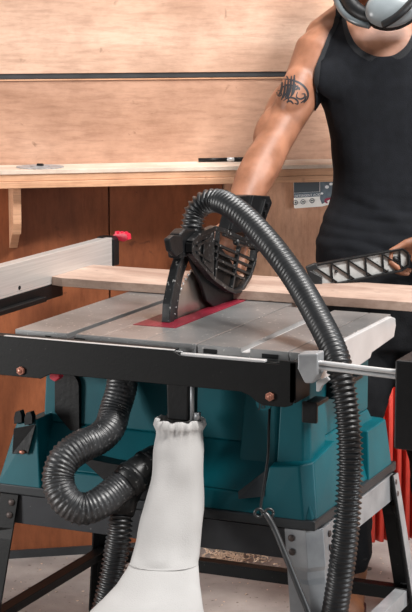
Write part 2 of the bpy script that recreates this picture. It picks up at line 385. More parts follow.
angle_bar('cross_bar', (LX0-d,LY0-d+.012,.205), (LX1+d,LY0-d+.012,.205), (0,1,0), .038, M['black_paint'])

# ------------------------------------------------------------------ table saw
saw = thing('table_saw', 'teal and black table saw with silver metal table on a grey stand', 'table saw', (.33,.25,ZT))
ZB = .85
bm = BM()
for (a, b, y0, y1) in ((0,.127,0,.60),(.147,.2075,0,.60),(.2075,.312,0,.148),(.2075,.312,.575,.60),(.312,.4275,0,.58)):
    box(bm, a, b, y0, y1, .825, ZB)
box(bm, .127,.147,.0,.60,.825,.838)
tt = obj('table_top', bm, M['alu'], saw, bevel=.0012)
bm = BM(); 
for (a, b) in ((.431,.528),(.548,.632),(.6345,.684)): box(bm, a, b, .0, .505, .825, ZB)
box(bm, .528,.548,0,.505,.825,.84)
obj('table_extension', bm, M['alu'], saw, bevel=.0012)
for (a, b, z) in ((.1275,.1465,.8382),):
    bm = BM(); box(bm, a, b, .002, .6, z, z+.0006); obj('mitre_slot', bm, M['alu_groove'], saw)
bm = BM(); box(bm, .5285,.5475,.002,.503,.8402,.8408); obj('mitre_slot', bm, M['alu_bright'], saw)
# side apron with rounded rear end
bm = BM(); pts = [(.684,.004,.85),(.684,.475,.85),(.684,.503,.842),(.684,.508,.825),(.684,.495,.80),(.684,.34,.792),(.684,.33,.782),(.684,.20,.776),(.684,.16,.786),(.684,.03,.786),(.684,.004,.81)]
prism(bm, pts, (.012,0,0)); obj('side_apron', bm, M['alu_bright'], saw, bevel=.002)
# notches and red stop on the front edge of the table
for (a, b) in ((.075,.088),(.145,.17),(.445,.475),(.575,.61)):
    bm = BM(); box(bm,a,b,-.002,.008,.833,.842); obj('edge_notch', bm, M['black_plastic'], saw)
bm = BM(); box(bm,.09,.098,-.004,.01,.826,.836); obj('scale_pointer', bm, M['red_bright'], saw)
# red insert with blade slot
bm = BM(); box(bm,.2095,.252,.15,.573,.838,.8508); box(bm,.268,.310,.15,.573,.838,.8508); box(bm,.252,.268,.15,.225,.838,.8508)
obj('table_insert', bm, M['red'], saw, bevel=.001)
# front rail
rail_pts = [(-.55,.845),(.40,.842),(.415,.834),(.632,.834),(.632,.842),(.668,.842),(.668,.764),(.66,.752),(.645,.747),(.60,.747),(.585,.752),(.57,.764),(.55,.771),(.115,.771),(.09,.758),(-.55,.758)]
bm = BM(); prism(bm, [(x,-.052,z) for x, z in rail_pts], (0,.004,0)); box(bm,-.55,.395,-.0485,-.012,.838,.842); box(bm,.655,.668,-.052,.03,.757,.84)
obj('front_rail', bm, M['black_paint'], saw, bevel=.0012)
bm = BM(); box(bm,.004,.40,-.011,-.003,.830,.834); box(bm,.415,.60,-.049,-.035,.834,.8385); box(bm,.415,.575,-.047,-.012,.826,.830); box(bm,.0,.40,-.050,-.040,.8425,.8440)
obj('rail_track', bm, M['alu_bright'], saw, bevel=.0008)
for (x, z) in ((.043,.772),(.614,.767)):
    bm = BM(); cyl(bm, (x,-.052,z), (x,-.058,z), .0095, 6); ell(bm, (x,-.058,z), [(.006,0,0),(0,.003,0),(0,0,.006)], 12, 6); obj('rail_bolt', bm, M['copper'], saw, bevel=.001)
# clamp + bar + end block
bm = BM(); prism(bm, [(.690,-.10,.868),(.731,-.10,.872),(.731,-.10,.83),(.722,-.10,.812),(.705,-.10,.811),(.690,-.10,.838)], (0,.04,0))
obj('rail_clamp', bm, M['galv'], saw, bevel=.003)
bm = BM(); prism(bm, [(.722,-.08,.812),(.742,-.08,.822),(.748,-.08,.816),(.734,-.08,.804),(.728,-.08,.792),(.722,-.08,.792)], (0,.012,0)); obj('clamp_lever', bm, M['alu_bright'], saw, bevel=.001)
bm = BM(); cyl(bm, (.71,-.085,.852), (.91,-.085,.845), .0050); cyl(bm, (.71,-.085,.842), (.91,-.085,.835), .0040); box(bm,.71,.90,-.08,-.077,.836,.850)
obj('slide_bar', bm, M['alu_bright'], saw, bevel=0)
bm = BM(); box(bm,.892,1.02,-.11,.08,.70,.874); obj('end_block', bm, M['black_plastic'], saw, bevel=.004)

# body
body = BM()
mx0, mx1, my0, my1 = .038, .645, .075, .47
hexa(body, [(mx0-.01,my0-.006,.635),(mx1,my0-.006,.635),(mx1,my1,.635),(mx0-.01,my1,.635),(mx0+.0,my0,.826),(mx1,my0,.826),(mx1,my1,.826),(mx0+.0,my1,.826)])
# skirt
hexa(body, [(-.028,-.008,.505),(.69,-.008,.505),(.69,.515,.505),(-.028,.515,.505),(-.018,.008,.545),(.676,.008,.545),(.676,.50,.545),(-.018,.50,.545)])
hexa(body, [(-.018,.008,.545),(.676,.008,.545),(.676,.50,.545),(-.018,.50,.545),(mx0-.01,my0-.006,.635),(mx1,my0-.006,.635),(mx1,my1,.635),(mx0-.01,my1,.635)])
housing = obj('housing', body, M['teal'], saw, bevel=.004, seg=3)
def lobe(pts_low, pts_high, z0, zh):
    bm = BM(); a = [bm.verts.new((x,y,z0)) for x, y in pts_low]; b = [bm.verts.new((x,y,z)) for (x, y), z in zip(pts_high, zh)]
    n = len(a); bm.faces.new(a[::-1]); bm.faces.new(b)
    for i in range(n): bm.faces.new((a[i], a[(i+1)%n], b[(i+1)%n], b[i]))
    return bm
# front right foot
obj('corner_foot', lobe([(.575,-.012),(.672,-.012),(.694,.012),(.694,.20),(.60,.20)], [(.590,.004),(.655,.004),(.678,.03),(.678,.16),(.60,.16)], .503, [.605,.614,.618,.634,.634]), M['teal'], saw, bevel=.003)
# front right upright column and shoulder
obj('column', lobe([(.595,.03),(.655,.03),(.668,.045),(.668,.13),(.595,.13)], [(.605,.035),(.648,.035),(.66,.05),(.66,.14),(.605,.14)], .58, [.80]*5), M['teal'], saw, bevel=.003)
obj('column', lobe([(.50,.045),(.585,.045),(.60,.06),(.60,.12),(.50,.12)], [(.52,.055),(.585,.055),(.60,.065),(.60,.12),(.52,.12)], .545, [.80]*5), M['teal'], saw, bevel=.003)
# rear right foot
obj('corner_foot', lobe([(.62,.34),(.694,.34),(.694,.50),(.68,.52),(.62,.52)], [(.63,.355),(.684,.355),(.684,.48),(.67,.50),(.63,.50)], .503, [.612,.612,.612,.610,.612]), M['teal'], saw, bevel=.003)
# front left foot with dark recess and clips
lf = obj('corner_foot', lobe([(-.045,-.012),(.062,-.012),(.075,.1),(-.045,.16)], [(-.004,.004),(.048,.004),(.05,.10),(-.005,.13)], .503, [.64,.655,.655,.64]), M['teal'], saw, bevel=.003)
obj('corner_foot', lobe([(-.03,.36),(.062,.36),(.062,.52),(-.03,.52)], [(.0,.38),(.05,.38),(.05,.50),(.0,.50)], .503, [.62]*4), M['teal'], saw, bevel=.003)
bm = BM(); prism(bm, [(-.002,-.009,.632),(.05,-.003,.645),(.034,-.010,.58),(-.006,-.0105,.575)], (0,-.002,0)); obj('recess', bm, M['black_plastic'], lf, bevel=.001)
for x in (-.004,.022):
    bm = BM(); prism(bm, [(x,-.006,.640),(x+.02,-.006,.646),(x+.02,-.006,.662),(x+.016,-.006,.672),(x+.004,-.006,.668),(x,-.006,.655)], (0,.016,0)); obj('clip', bm, M['black_plastic'], lf, bevel=.001)
bm = BM(); ell(bm, (.02,-.014,.582), [(.008,0,0),(0,.004,0),(0,0,.005)], 12, 8); obj('screw', bm, M['copper'], lf, True)
# dark lower skirt
bm = BM(); box(bm,-.046,.698,-.014,.522,ZT+.001,.506); obj('lower_skirt', bm, M['skirt'], saw, bevel=.003)
# front ramp recess beside right foot
bm = BM(); prism(bm, [(.525,-.004,.548),(.585,.012,.600),(.585,-.006,.545),(.530,-.012,.535)], (0,-.003,0)); 
obj('recess', bm, M['skirt'], saw, bevel=.001)
# handwheel slot on the left of the front
bm = BM(); P = []
for k in range(13): a = PI*k/12; P.append((.092+.030*math.cos(a), .060, .722+.030*math.sin(a)))
P += [(.061,.060,.66),(.080,.060,.640),(.122,.060,.60),(.122,.060,.65)]
prism(bm, P, (0,.012,0)); obj('handwheel_slot', bm, M['black_plastic'], saw, bevel=.001)
# dark belly cavity where the hose enters
bm = BM(); P = [(.16,.05,.61),(.20,.05,.575),(.27,.045,.566),(.36,.045,.575),(.39,.045,.59),(.39,.02,.50),(.26,.0,.50),(.20,.0,.545)]
prism(bm, [(.155,-.010,.585),(.23,-.010,.578),(.32,-.010,.575),(.385,-.010,.583),(.385,-.010,.506),(.27,-.010,.506),(.215,-.010,.54)], (0,.05,0)); obj('hose_opening', bm, M['black_plastic'], saw, bevel=.002)
# red latch, hook, hook on side, vents, badge
bm = BM(); prism(bm, [(.088,-.01,.765),(.112,-.01,.768),(.112,-.01,.752),(.10,-.01,.744),(.088,-.01,.750)], (0,.02,0)); obj('latch', bm, M['red_bright'], saw, bevel=.002)
bm = BM(); box(bm,.672,.702,-.02,.05,.745,.753); box(bm,.670,.702,-.022,-.012,.712,.755); obj('hook', bm, M['black_plastic'], saw, bevel=.002)
bm = BM(); box(bm,.645,.70,.20,.27,.75,.758); box(bm,.645,.70,.19,.2,.715,.758); obj('hook', bm, M['black_plastic'], saw, bevel=.002)
bm = BM()
for k in range(7): y = .17+.018*k; box(bm,.6445,.6468,y,y+.007,.735,.79)
obj('air_vents', bm, M['skirt'], saw)
bm = BM(); cyl(bm, (.597,-.03,.752), (.597,-.046,.752), .017, 24); bd = obj('badge', bm, M['teal'], saw)
text('JB', 'lettering', (.586,-.0465,.739), (1,0,0), (0,0,1), .018, M['skirt'], bd)
# dust outlet duct
bm = BM(); prism(bm, [(.380,-.045,.80),(.432,-.045,.80),(.430,-.045,.695),(.382,-.045,.695)], (0,.05,0)); dct = obj('dust_outlet', bm, M['black_plastic'], saw, bevel=.004)
bm = BM(); cyl(bm, (.437,-.04,.79), (.437,-.04,.695), .0045); box(bm,.442,.452,-.042,-.03,.70,.715); obj('latch_rod', bm, M['galv'], dct, True)

# blade, riving shield, guard
bc = V((.26,.395,.802)); bm = BM(); rim = []; NT = 60
for k in range(NT):
    a0 = 2*PI*k/NT
    for da, r in ((0,.1535),(.35,.1545),(.42,.147),(.9,.1475)):
        a = a0+da*2*PI/NT; rim.append((bc.x-.0012, bc.y+r*math.cos(a), bc.z+r*math.sin(a)))
prism(bm, rim, (.0024,0,0)); bl = obj('saw_blade', bm, M['blade'], saw)
bm = BM()
for k in range(NT):
    a = 2*PI*(k+.2)/NT; p = V((bc.x, bc.y+.151*math.cos(a), bc.z+.151*math.sin(a))); ell(bm, p, [(.0026,0,0),(0,.0036,0),(0,0,.0036)], 6, 4)
obj('carbide_teeth', bm, M['alu_bright'], bl)
bm = BM(); cyl(bm, bc+V((-.006,0,0)), bc+V((.006,0,0)), .03); obj('arbor_flange', bm, M['galv'], bl)
def arc(bm, r0, r1, a0, a1, x0, x1, n=18, c=bc):
    I = [(c.y+r0*math.cos(a), c.z+r0*math.sin(a)) for a in [a0+(a1-a0)*k/n for k in range(n+1)]]
    O = [(c.y+r1*math.cos(a), c.z+r1*math.sin(a)) for a in [a0+(a1-a0)*k/n for k in range(n+1)]]
    for k in range(n):
        hexa(bm, [(x0,*I[k]),(x0,*I[k+1]),(x0,*O[k+1]),(x0,*O[k]),(x1,*I[k]),(x1,*I[k+1]),(x1,*O[k+1]),(x1,*O[k])])
guard = bpy.data.objects.new('blade_guard', None); COL.objects.link(guard); guard.parent = saw
bm = BM(); rg = math.radians
def G(x, y, X):   # point of the photo on the plane at X
    r = at(x, y, 1)-CAM; t = (X-CAM.x)/r.x; p = CAM+r*t; return V((X, p.y, p.z))
shp = [(163,326),(163.5,312),(166,293),(170,274),(174,259),(178,248),(190,250),(186,262),(180,280),(177,296),(175,312),(175,326)]
prism(bm, [G(x+3, y, .262)+V((0,0,.004)) for x, y in shp], (-.004,0,0))
shp2 = [(168,325),(169,306),(172,290),(176,272),(181,256),(186,252),(183,262),(178,280),(174.5,300),(173,324)]
prism(bm, [G(x+1.5, y, .275)+V((0,0,.004)) for x, y in shp2], (-.02,0,0))
obj('front_shield', bm, M['scuffed_black'], guard, bevel=.002)
# dark plate over the blade, painting in the shade inside the guard
bm = BM(); prism(bm, [G(x, y, .280) for x, y in [(189,256),(196,242),(216,240),(232,262),(246,290),(243,300),(228,303),(214,307),(207,301),(202,285),(195,270)]], (-.008,0,0))
obj('guard_shade', bm, M['black_plastic'], guard, bevel=.002)
# slotted side plate
XP = .300
O_ = [(193,243),(202,234),(216,228),(226,231),(252,243),(257,249),(256,262),(251,277),(243,290),(236,292),(229,289),(214,278),(200,261),(193,252)]
def bar(bm, a, b, w, X=XP, th=.010):
    pa, pb = G(*a, X), G(*b, X); t = (pb-pa).normalized(); n_ = V((1,0,0)).cross(t)*w/2
    hexa(bm, [pa-n_, pb-n_, pb+n_, pa+n_, pa-n_-V((th,0,0)), pb-n_-V((th,0,0)), pb+n_-V((th,0,0)), pa+n_-V((th,0,0))])
bm = BM()
for i in range(len(O_)): bar(bm, O_[i], O_[(i+1)%len(O_)], .010, XP+.002, .016)
# main spine + columns
bar(bm, (220,231), (216,278), .008); bar(bm, (242,240), (233,289), .008)
for y in (243.5,251,258.5,266): bar(bm, (216,y), (255,y+17) if y < 250 else ((253.5,y+16.5) if y < 255 else ((250,y+15.5) if y < 262 else (245,y+13))), .0058)
bar(bm, (226,234), (254,247), .009)
gp = obj('slotted_side_plate', bm, M['scuffed_black'], guard, bevel=.001)
# embossed nose
bm = BM(); prism(bm, [G(x, y, XP) for x, y in [(194,243),(203,235),(215,230),(214,279),(200,261),(194,252)]], (-.008,0,0)); nz = obj('nose_plate', bm, M['scuffed_black'], guard, bevel=.002)
bm = BM()
for a, b in (((198,246),(212,238)),((198,252),(212,262)),((205,240),(203,262)),((204,262),(213,272))): bar(bm, a, b, .005, XP+.005, .006)
obj('rib', bm, M['scuffed_black'], nz, bevel=.001)
# port with knob and collar for the hose
bm = BM(); prism(bm, [G(x, y, .285) for x, y in [(181,234),(186,229),(203,228),(204,238),(197,246),(190,256),(180,259),(179,246)]], (-.03,0,0))
obj('hose_port', bm, M['black_plastic'], guard, bevel=.005)
bm = BM(); prism(bm, [G(x, y, .292) for x, y in [(169,239),(174,235),(183,236),(184,252),(177,257),(171,251)]], (-.014,0,0)); obj('knob', bm, M['black_plastic'], guard, bevel=.004)
# upper handle block
XH = .285
blk = BM(); prism(blk, [G(x, y, XH) for x, y in [(240,196),(250,195),(251,197),(254,195),(270,196),(272.5,203),(268,215),(262,232),(255,238),(245,232),(232,234),(229,230),(233,216)]], (-.03,0,0))
hb = obj('handle_block', blk, M['black_plastic'], guard, bevel=.003)
bm = BM()
for (a, b) in (((254,196),(246,228)),((240,197),(232,230)),((266,200),(257,232))): bar(bm, a, b, .006, XH+.006, .008)
for (x, y) in ((268,205),(265.5,213)): p = G(x, y, XH+.004); box(bm, p.x-.004, p.x+.003, p.y-.008, p.y+.008, p.z-.005, p.z+.005)
obj('handle_rib', bm, M['black_plastic'], hb, bevel=.001)
bm = BM(); tube(bm, catmull([G(250,228,.28), G(247,238,.287), G(243,244,.295), G(236,242,.30)], 6), .008, 10); tube(bm, catmull([G(258,232,.28), G(261,240,.287), G(257,250,.297)], 6), .007, 10)
obj('link_arm', bm, M['black_plastic'], guard, True)

# ------------------------------------------------------------------ rip fence
fe = thing('rip_fence', 'long brushed aluminium rip fence at the left of the table', 'rip fence', (-.2,.3,.845))
fx, fz0, fz1, fy = -.2165, .853, .930, .895
bm = BM(); box(bm,fx-.042,fx,-.045,fy,fz0,fz0+.006); box(bm,fx-.005,fx,-.045,fy,fz0+.006,fz1); box(bm,fx-.042,fx-.037,-.045,fy,fz0+.006,fz1-.003); box(bm,fx-.018,fx-.005,-.045,fy,fz1-.005,fz1); box(bm,fx-.037,fx-.026,-.045,fy,fz1-.008,fz1-.003)
obj('fence_profile', bm, M['fence_alu'], fe, bevel=.0012)
bm = BM(); prism(bm, [(fx-.046,fy+.001,fz0),(fx+.004,fy+.001,fz0),(fx+.004,fy+.001,fz1-.006),(fx-.004,fy+.001,fz1+.001),(fx-.046,fy+.001,fz1)], (0,.035,0)); obj('end_cap', bm, M['black_plastic'], fe, bevel=.003)
bm = BM(); prism(bm, [(fx-.012,fy+.03,fz1+.004),(fx+.02,fy+.03,fz1+.010),(fx+.03,fy+.03,fz1+.006),(fx+.032,fy+.03,fz1-.008),(fx+.018,fy+.03,fz1-.014),(fx-.01,fy+.03,fz1-.008)], (0,.022,0)) 
for k in range(3): box(bm,fx-.008+.012*k,fx-.002+.012*k,fy+.032,fy+.05,fz1+.004,fz1+.012)
obj('lever', bm, M['red_bright'], fe, bevel=.001)
bm = BM(); box(bm,fx-.034,fx+.0,.0,.62,.816,.852); box(bm,fx+.0,fx+.02,.0,.50,.82,.832); obj('base_rail', bm, M['black_paint'], fe, bevel=.002)
bm = BM(); ell(bm, (fx+.0005,.40,.868), [(.002,0,0),(0,.006,0),(0,0,.005)], 12, 6); obj('screw_hole', bm, M['black_plastic'], fe)

# ------------------------------------------------------------------ plank on the table
bm = BM()
def plank_edge(x): return .548+.003*noise.noise(V((x*9,0,0)))
n = 40; xs = [-.2155+(1.15+.2155)*k/n for k in range(n+1)]; rows_ = []
for x in xs:
    y0 = plank_edge(x); y1 = .782+.002*noise.noise(V((x*7,5,0)))
    if abs(x+.2155) < 1e-6: y0 += .012
    rows_.append([bm.verts.new(p) for p in ((x,y0,.8515),(x,y1,.8515),(x,y1,.873),(x,y0+.001,.873))])
for a, b in zip(rows_, rows_[1:]):
    for k in range(4): bm.faces.new((a[k], a[(k+1)%4], b[(k+1)%4], b[k]))
bm.faces.new(rows_[0][::-1]); bm.faces.new(rows_[-1])
plank = tag(obj('wooden_plank', bm, M['plank'], bevel=.001), 'long sawn wooden plank lying across the back of the saw table', 'plank')
bm = BM(); prism(bm, [(.70,.60,.8505),(1.1,.60,.8505),(1.1,.60,.79),(.72,.60,.81)], (0,.10,0)); obj('batten', bm, M['plank'], plank, bevel=.002)

# ------------------------------------------------------------------ hoses
P = [at(192,250,4.05), at(192,238,4.05), at(192.5,224,4.05), at(196,211,4.05), at(206,202,4.04), at(219,201,4.02), at(232,207,3.98), at(250,222,3.93), at(274,249,3.85), at(297,281,3.78), at(317,316,3.68), at(332,346,3.61), at(341,374,3.575), at(348,420,3.565), at(350,468,3.565), at(347,520,3.575), at(342,565,3.60), at(336,605,3.63), at(324,675,3.7)]; q = at(316,712,3.74); P += [q, V((q.x+.06,q.y-.06,.035)), V((q.x+.28,q.y-.22,.0285)), V((q.x+.8,q.y-.5,.0285))]
h1 = tag(obj('suction_hose', corrugated(P, .0242, .0106, .0032), M['hose'], smooth=True), 'thin ribbed grey hose arching from blade guard down past right side', 'hose')
bm = BM(); tube(bm, catmull([at(192,252,4.05), at(192,240,4.05), at(192,229,4.05)], 4), .0272, 28); obj('cuff', bm, M['black_plastic'], h1, True)
P = [at(123,372,3.83), at(121,390,3.82), at(115,410,3.81), at(110,427,3.79), at(98,439,3.77), at(80,447,3.74), at(64,460,3.72), at(58,480,3.71), at(65,499,3.70), at(82,509,3.70), at(100,503,3.71), at(116,491,3.73), at(127,482,3.74)]
def zone(s): return 1.0 if .40 < s < .80 else (.35 if s < .35 else .4)
h2 = tag(obj('suction_hose', corrugated(P,   .0332, .0084, .0017, smooth_zone=zone), M['hose_dusty'], smooth=True), 'fat ribbed black hose looping in an S under the saw', 'hose')
bm = BM(); Q = [at(125,484,3.735), at(133,477,3.745), at(144,469,3.76), at(152,463,3.775), at(158,459,3.785)]
tube(bm, Q, [.0355,.0365,.0345,.0345,.033], 28); tube(bm, [at(130,480,3.742), at(134,476,3.748)], .0385, 28); tube(bm, [at(146,468,3.765), at(149,466,3.77)], .0375, 28)
tube(bm, [at(136,476,3.75), at(125,498,3.75), at(121,512,3.75)], [.028,.0285,.0285], 24)
tag(obj('hose_adapter', bm, M['scuffed_black'], smooth=True), 'black plastic Y adapter joining two hoses left of the cloth bag', 'hose adapter')
P = [at(121,511,3.75), at(119,535,3.75), at(115,560,3.76), at(109,590,3.76), at(102,620,3.77), at(94,660,3.78)]; q = P[-1]; P += [V((q.x-.03,q.y-.02,.09)), V((q.x-.14,q.y-.06,.0305)), V((q.x-.7,q.y-.2,.0305))]
h3 = tag(obj('suction_hose', corrugated(P, .0245, .0098, .0028), M['hose'], smooth=True), 'ribbed grey hose hanging straight down from adapter behind white bag', 'hose')

# ------------------------------------------------------------------ dust bag
secs = [ # y, left x, right x, depth, thickness (half, m)
 (418,157,203,3.72,.043),(424,155,205,3.72,.048),(430,157,202,3.72,.043),(436,156,203,3.72,.044),(450,153.5,204,3.71,.046),(480,149.5,204.5,3.695,.046),(510,144,204,3.675,.046),(540,137,201,3.65,.046),(558,131.5,198.5,3.635,.048),(563,130,198,3.63,.047),(569,127,198.5,3.62,.050),(586,116,200,3.595,.058),(600,102,202,3.57,.066),(612,89,204,3.56,.072),(640,72,210,3.53,.085),(680,64,216,3.50,.09),(740,62,220,3.49,.085),(790,68,216,3.49,.08),(804,84,204,3.50,.05)]
bm = BM(); rings = []; SEG = 64
ycur = []
for i in range(len(secs)-1):
    a, b = secs[i], secs[i+1]; m_ = max(2, int((b[0]-a[0])/5))
    for k in range(m_):
        t = k/m_; ycur.append(tuple(a[j]+(b[j]-a[j])*t for j in range(5)))
ycur.append(secs[-1])
for (y, xl, xr, dp, th) in ycur:
    c = at((xl+xr)/2, y, dp); hw = (xr-xl)/2/FPX*dp; ring = []
    for k in range(SEG):
        a = 2*PI*k/SEG; ca, sa = math.cos(a), math.sin(a)
        e = 1.0
        ruf = 0
        if y < 440: ruf = .0035*math.sin(a*17+.4*math.sin(a*3))*(1 if y < 432 else .6)*(440-y)/14 if y>426 else .004*math.sin(a*17+.4*math.sin(a*3))
        fold = .018*noise.noise(V((ca*1.1, sa*1.1, y*.022+3)))*min(1, max(0, (y-436)/20))*(1 if y < 560 else .4)
        rr = 1
        p = c + R*(ca*(hw+ruf+fold*.3)) - FH*(sa*(th+ruf+fold))
        p.z += .002*math.sin(a*9)*(1 if y < 422 else 0)
        ring.append(bm.verts.new(p))
    rings.append(ring)
for i in range(len(rings)-1):
    for k in range(SEG): bm.faces.new((rings[i][k], rings[i][(k+1)%SEG], rings[i+1][(k+1)%SEG], rings[i+1][k]))
bm.faces.new(rings[-1])
bag = tag(obj('dust_bag', bm, M['bag'], smooth=True), 'off-white cloth dust bag with gathered neck hanging under the saw', 'dust bag')
md = bag.modifiers.new('s', 'SOLIDIFY'); md.thickness = .0018
bm = BM(); P = []
for k in range(0, 33):
    a = PI*k/32; y, xl, xr, dp, th = 563,130,198,3.63,.0455
    c = at((xl+xr)/2, y, dp); P.append(c + R*(math.cos(a)*((xr-xl)/2/FPX*dp+.0)) - FH*(math.sin(a)*(th+.004)))
tube(bm, P, .0011, 6); obj('seam', bm, M['bag'], bag, True)

# ------------------------------------------------------------------ power cord
cord = thing('power_cord', 'black power cord hanging from the front rail down the right leg', 'cord', at(268,512,3.6))
P = catmull([at(270,402,3.66), at(269,425,3.63), at(268,455,3.61), at(264,485,3.60), at(261,505,3.59), at(262,513,3.585)], 8)
bm = BM(); tube(bm, P, .0028, 10); obj('thin_cord', bm, M['black_plastic'], cord, True)
P = catmull([at(263,512,3.58), at(268,517,3.575), at(275,530,3.57), at(284,552,3.56), at(296,582,3.55), at(308,612,3.54), at(320,650,3.53), at(330,705,3.53), at(336,750,3.53)-V((0,0,.03)), at(352,778,3.5)*1.0], 8)
for p_ in P: p_.z = max(p_.z, .007)
bm = BM(); tube(bm, P, .0062, 12); obj('thick_cord', bm, M['hose'], cord, True)
bm = BM()
for (x, y) in ((259,513),(269,513)):
    c = at(x, y, 3.575); tube(bm, [c + R*(.0085*math.cos(a)) + V((0,0,.0085*math.sin(a))) for a in [2*PI*k/16 for k in range(17)]], .0028, 8)
obj('cable_clip', bm, M['hose'], cord, True)

# ------------------------------------------------------------------ push bar
pb = thing('push_bar', 'long grey plastic push bar with zigzag ribs held over the plank', 'push bar', at(316,290,4.36))
def D_(x, y, o=0.): # bar plane
    t = (x-308)/97; return at(x, y, 4.365+.035*t-o)
def qbar(bm, a, b, w, o0, o1):
    pa, pb_ = D_(*a, 0), D_(*b, 0); t = (pb_-pa).normalized(); n_ = FH.cross(t).normalized()*w/2
    f = lambda p, o: p - FH*o
    hexa(bm, [f(pa-n_,o0), f(pb_-n_,o0), f(pb_+n_,o0), f(pa+n_,o0), f(pa-n_,o1), f(pb_-n_,o1), f(pb_+n_,o1), f(pa+n_,o1)])
bm = BM(); pts = [(308,267),(314,265),(402,249.5),(407,254),(407,264),(400,269),(318,286),(312,285)]
prism(bm, [D_(x, y) for x, y in pts], -FH*.006); obj('web_plate', bm, M['webs'], pb, bevel=.001)
bm = BM()
loop = [(308,266),(402,248.5),(408,253),(408,265),(401,270),(318,287)]
for i in range(len(loop)-1): qbar(bm, loop[i], loop[i+1], .0052, -.006, .014)
top = [(314+17*k, 266-17*k*.185) for k in range(6)]; bot = [(320+17*k, 285-17*k*.20) for k in range(6)]
for k in range(5):
    qbar(bm, top[k], bot[k+1] if k < 5 else bot[5], .0035, 0, .013)
    qbar(bm, top[k+1], (top[k+1][0]+1.5, bot[k+1][1]), .0035, 0, .013)
obj('edge_and_ribs', bm, M['black_plastic'], pb, bevel=.0008)
for x, y, q in ((395,259,1),(336,271,.42)):
    bm = BM(); c = D_(x, y); ell(bm, c-FH*.008, [R*.010*q, U*.008*q, FH*.006], 14, 8); obj('boss', bm, M['black_plastic'], pb, True)
bm = BM(); prism(bm, [D_(x, y) for x, y in [(305,266),(316,262),(318,268),(311,270),(322,276),(322,285),(316,292),(312,287),(309,277)]], -FH*.018); obj('hook_end', bm, M['scuffed_black'], pb, bevel=.002)

# ------------------------------------------------------------------ person
person = thing('person', 'person in black tank top and black trousers reaching to the blade guard', 'person', at(385,610,4.62)*1.0)
person.location.z = 0
PD = 4.66
def pp(x, y, d=0): return at(x, y, PD+d)
bm = BM()
def torso_ring(y, xc, hw, hd, dd=0, n=28, sq=2.4):
    c = pp(xc, y, dd); ring = []
    for k in range(n):
        a = 2*PI*k/n; ca, sa = math.cos(a), math.sin(a)
        ring.append(c + R*(math.copysign(abs(ca)**(2/sq), ca)*hw) + FH*(math.copysign(abs(sa)**(2/sq), sa)*hd))
    return ring
def loft(bm, rs):
    V_ = [[bm.verts.new(p) for p in r] for r in rs]; n = len(rs[0])
    for i in range(len(V_)-1):
        for k in range(n): bm.faces.new((V_[i][k], V_[i][(k+1)%n], V_[i+1][(k+1)%n], V_[i+1][k]))
    bm.faces.new(V_[0]); bm.faces.new(V_[-1][::-1])
loft(bm, [torso_ring(*t) for t in [(300,390,.165,.105),(260,389,.168,.11),(230,388,.155,.10),(200,386,.135,.095),(170,385,.128,.098),(140,385,.134,.106),(110,383,.148,.116),(85,380,.170,.122),(60,379,.178,.118),(40,379,.172,.10),(25,379,.13,.085,.01),(12,379,.085,.07,.02),(2,379,.06,.062,.02)]])
# pecs
for sx in (-1,1): ell(bm, pp(379+sx*30, 78, -.085), [R*.088, FH*.026, U*.06])
# trapezius / neck / head
for sx in (-1,1): balls(bm, [pp(379+sx*55,36,.01), pp(379+sx*32,16,.02), pp(376+sx*12,-8,.02)], [.05,.045,.045])
balls(bm, [pp(379,30,.01), pp(376,-5,.0), pp(373,-30,-.005)], [.062,.058,.06])
def hp(a, b, c): return pp(370,-42,-.01) + R*a + FH*b + V((0,0,c))
ell(bm, hp(0,.025,.035), [R*.078, FH*.098, V((0,0,.092))], 24, 16)          # skull
ell(bm, hp(0,-.025,-.03), [R*.062, FH*.066, V((0,0,.085))], 24, 16)         # face
ell(bm, hp(0,-.052,-.098), [R*.034, FH*.030, V((0,0,.022))])                # chin
balls(bm, [hp(0,-.085,.012), hp(0,-.105,-.022)], [.009,.014]); 
for sx in (-1,1):
    ell(bm, hp(.012*sx,-.098,-.027), [R*.009, FH*.009, V((0,0,.008))])
    ell(bm, hp(.080*sx,.02,-.01), [R*.010+FH*.006, FH*.018, V((0,0,.032))])  # ear
    ell(bm, hp(.03*sx,-.082,.03), [R*.024, FH*.011, V((0,0,.008))])          # brow
# right arm (image left)
A = [pp(332,44,.0), pp(319,56,-.01), pp(308,78,-.03), pp(297,100,-.05), pp(284,124,-.07), pp(274,143,-.10), pp(263,162,-.14), pp(253,181,-.18), pp(244,202,-.22), pp(237,220,-.25)]
Rr = [.066,.070,.058,.052,.047,.045,.050,.048,.040,.033]
balls(bm, A, Rr, 20)
dA = (A[4]-A[2]).normalized(); dB = (A[8]-A[5]).normalized()
ell(bm, pp(298,88,-.062), [dA*.085, dA.cross(FH)*.050, FH*.054])   # biceps
ell(bm, pp(284,108,-.02), [dA*.10, dA.cross(FH)*.050, FH*.045])    # triceps
ell(bm, pp(270,128,-.07), [dA*.07, dA.cross(FH)*.040, FH*.040])
ell(bm, pp(256,162,-.13), [dB*.095, dB.cross(FH)*.046, FH*.050])   # outer forearm
ell(bm, pp(268,166,-.165), [dB*.090, dB.cross(FH)*.040, FH*.042])  # inner forearm
wrist = A[-1]
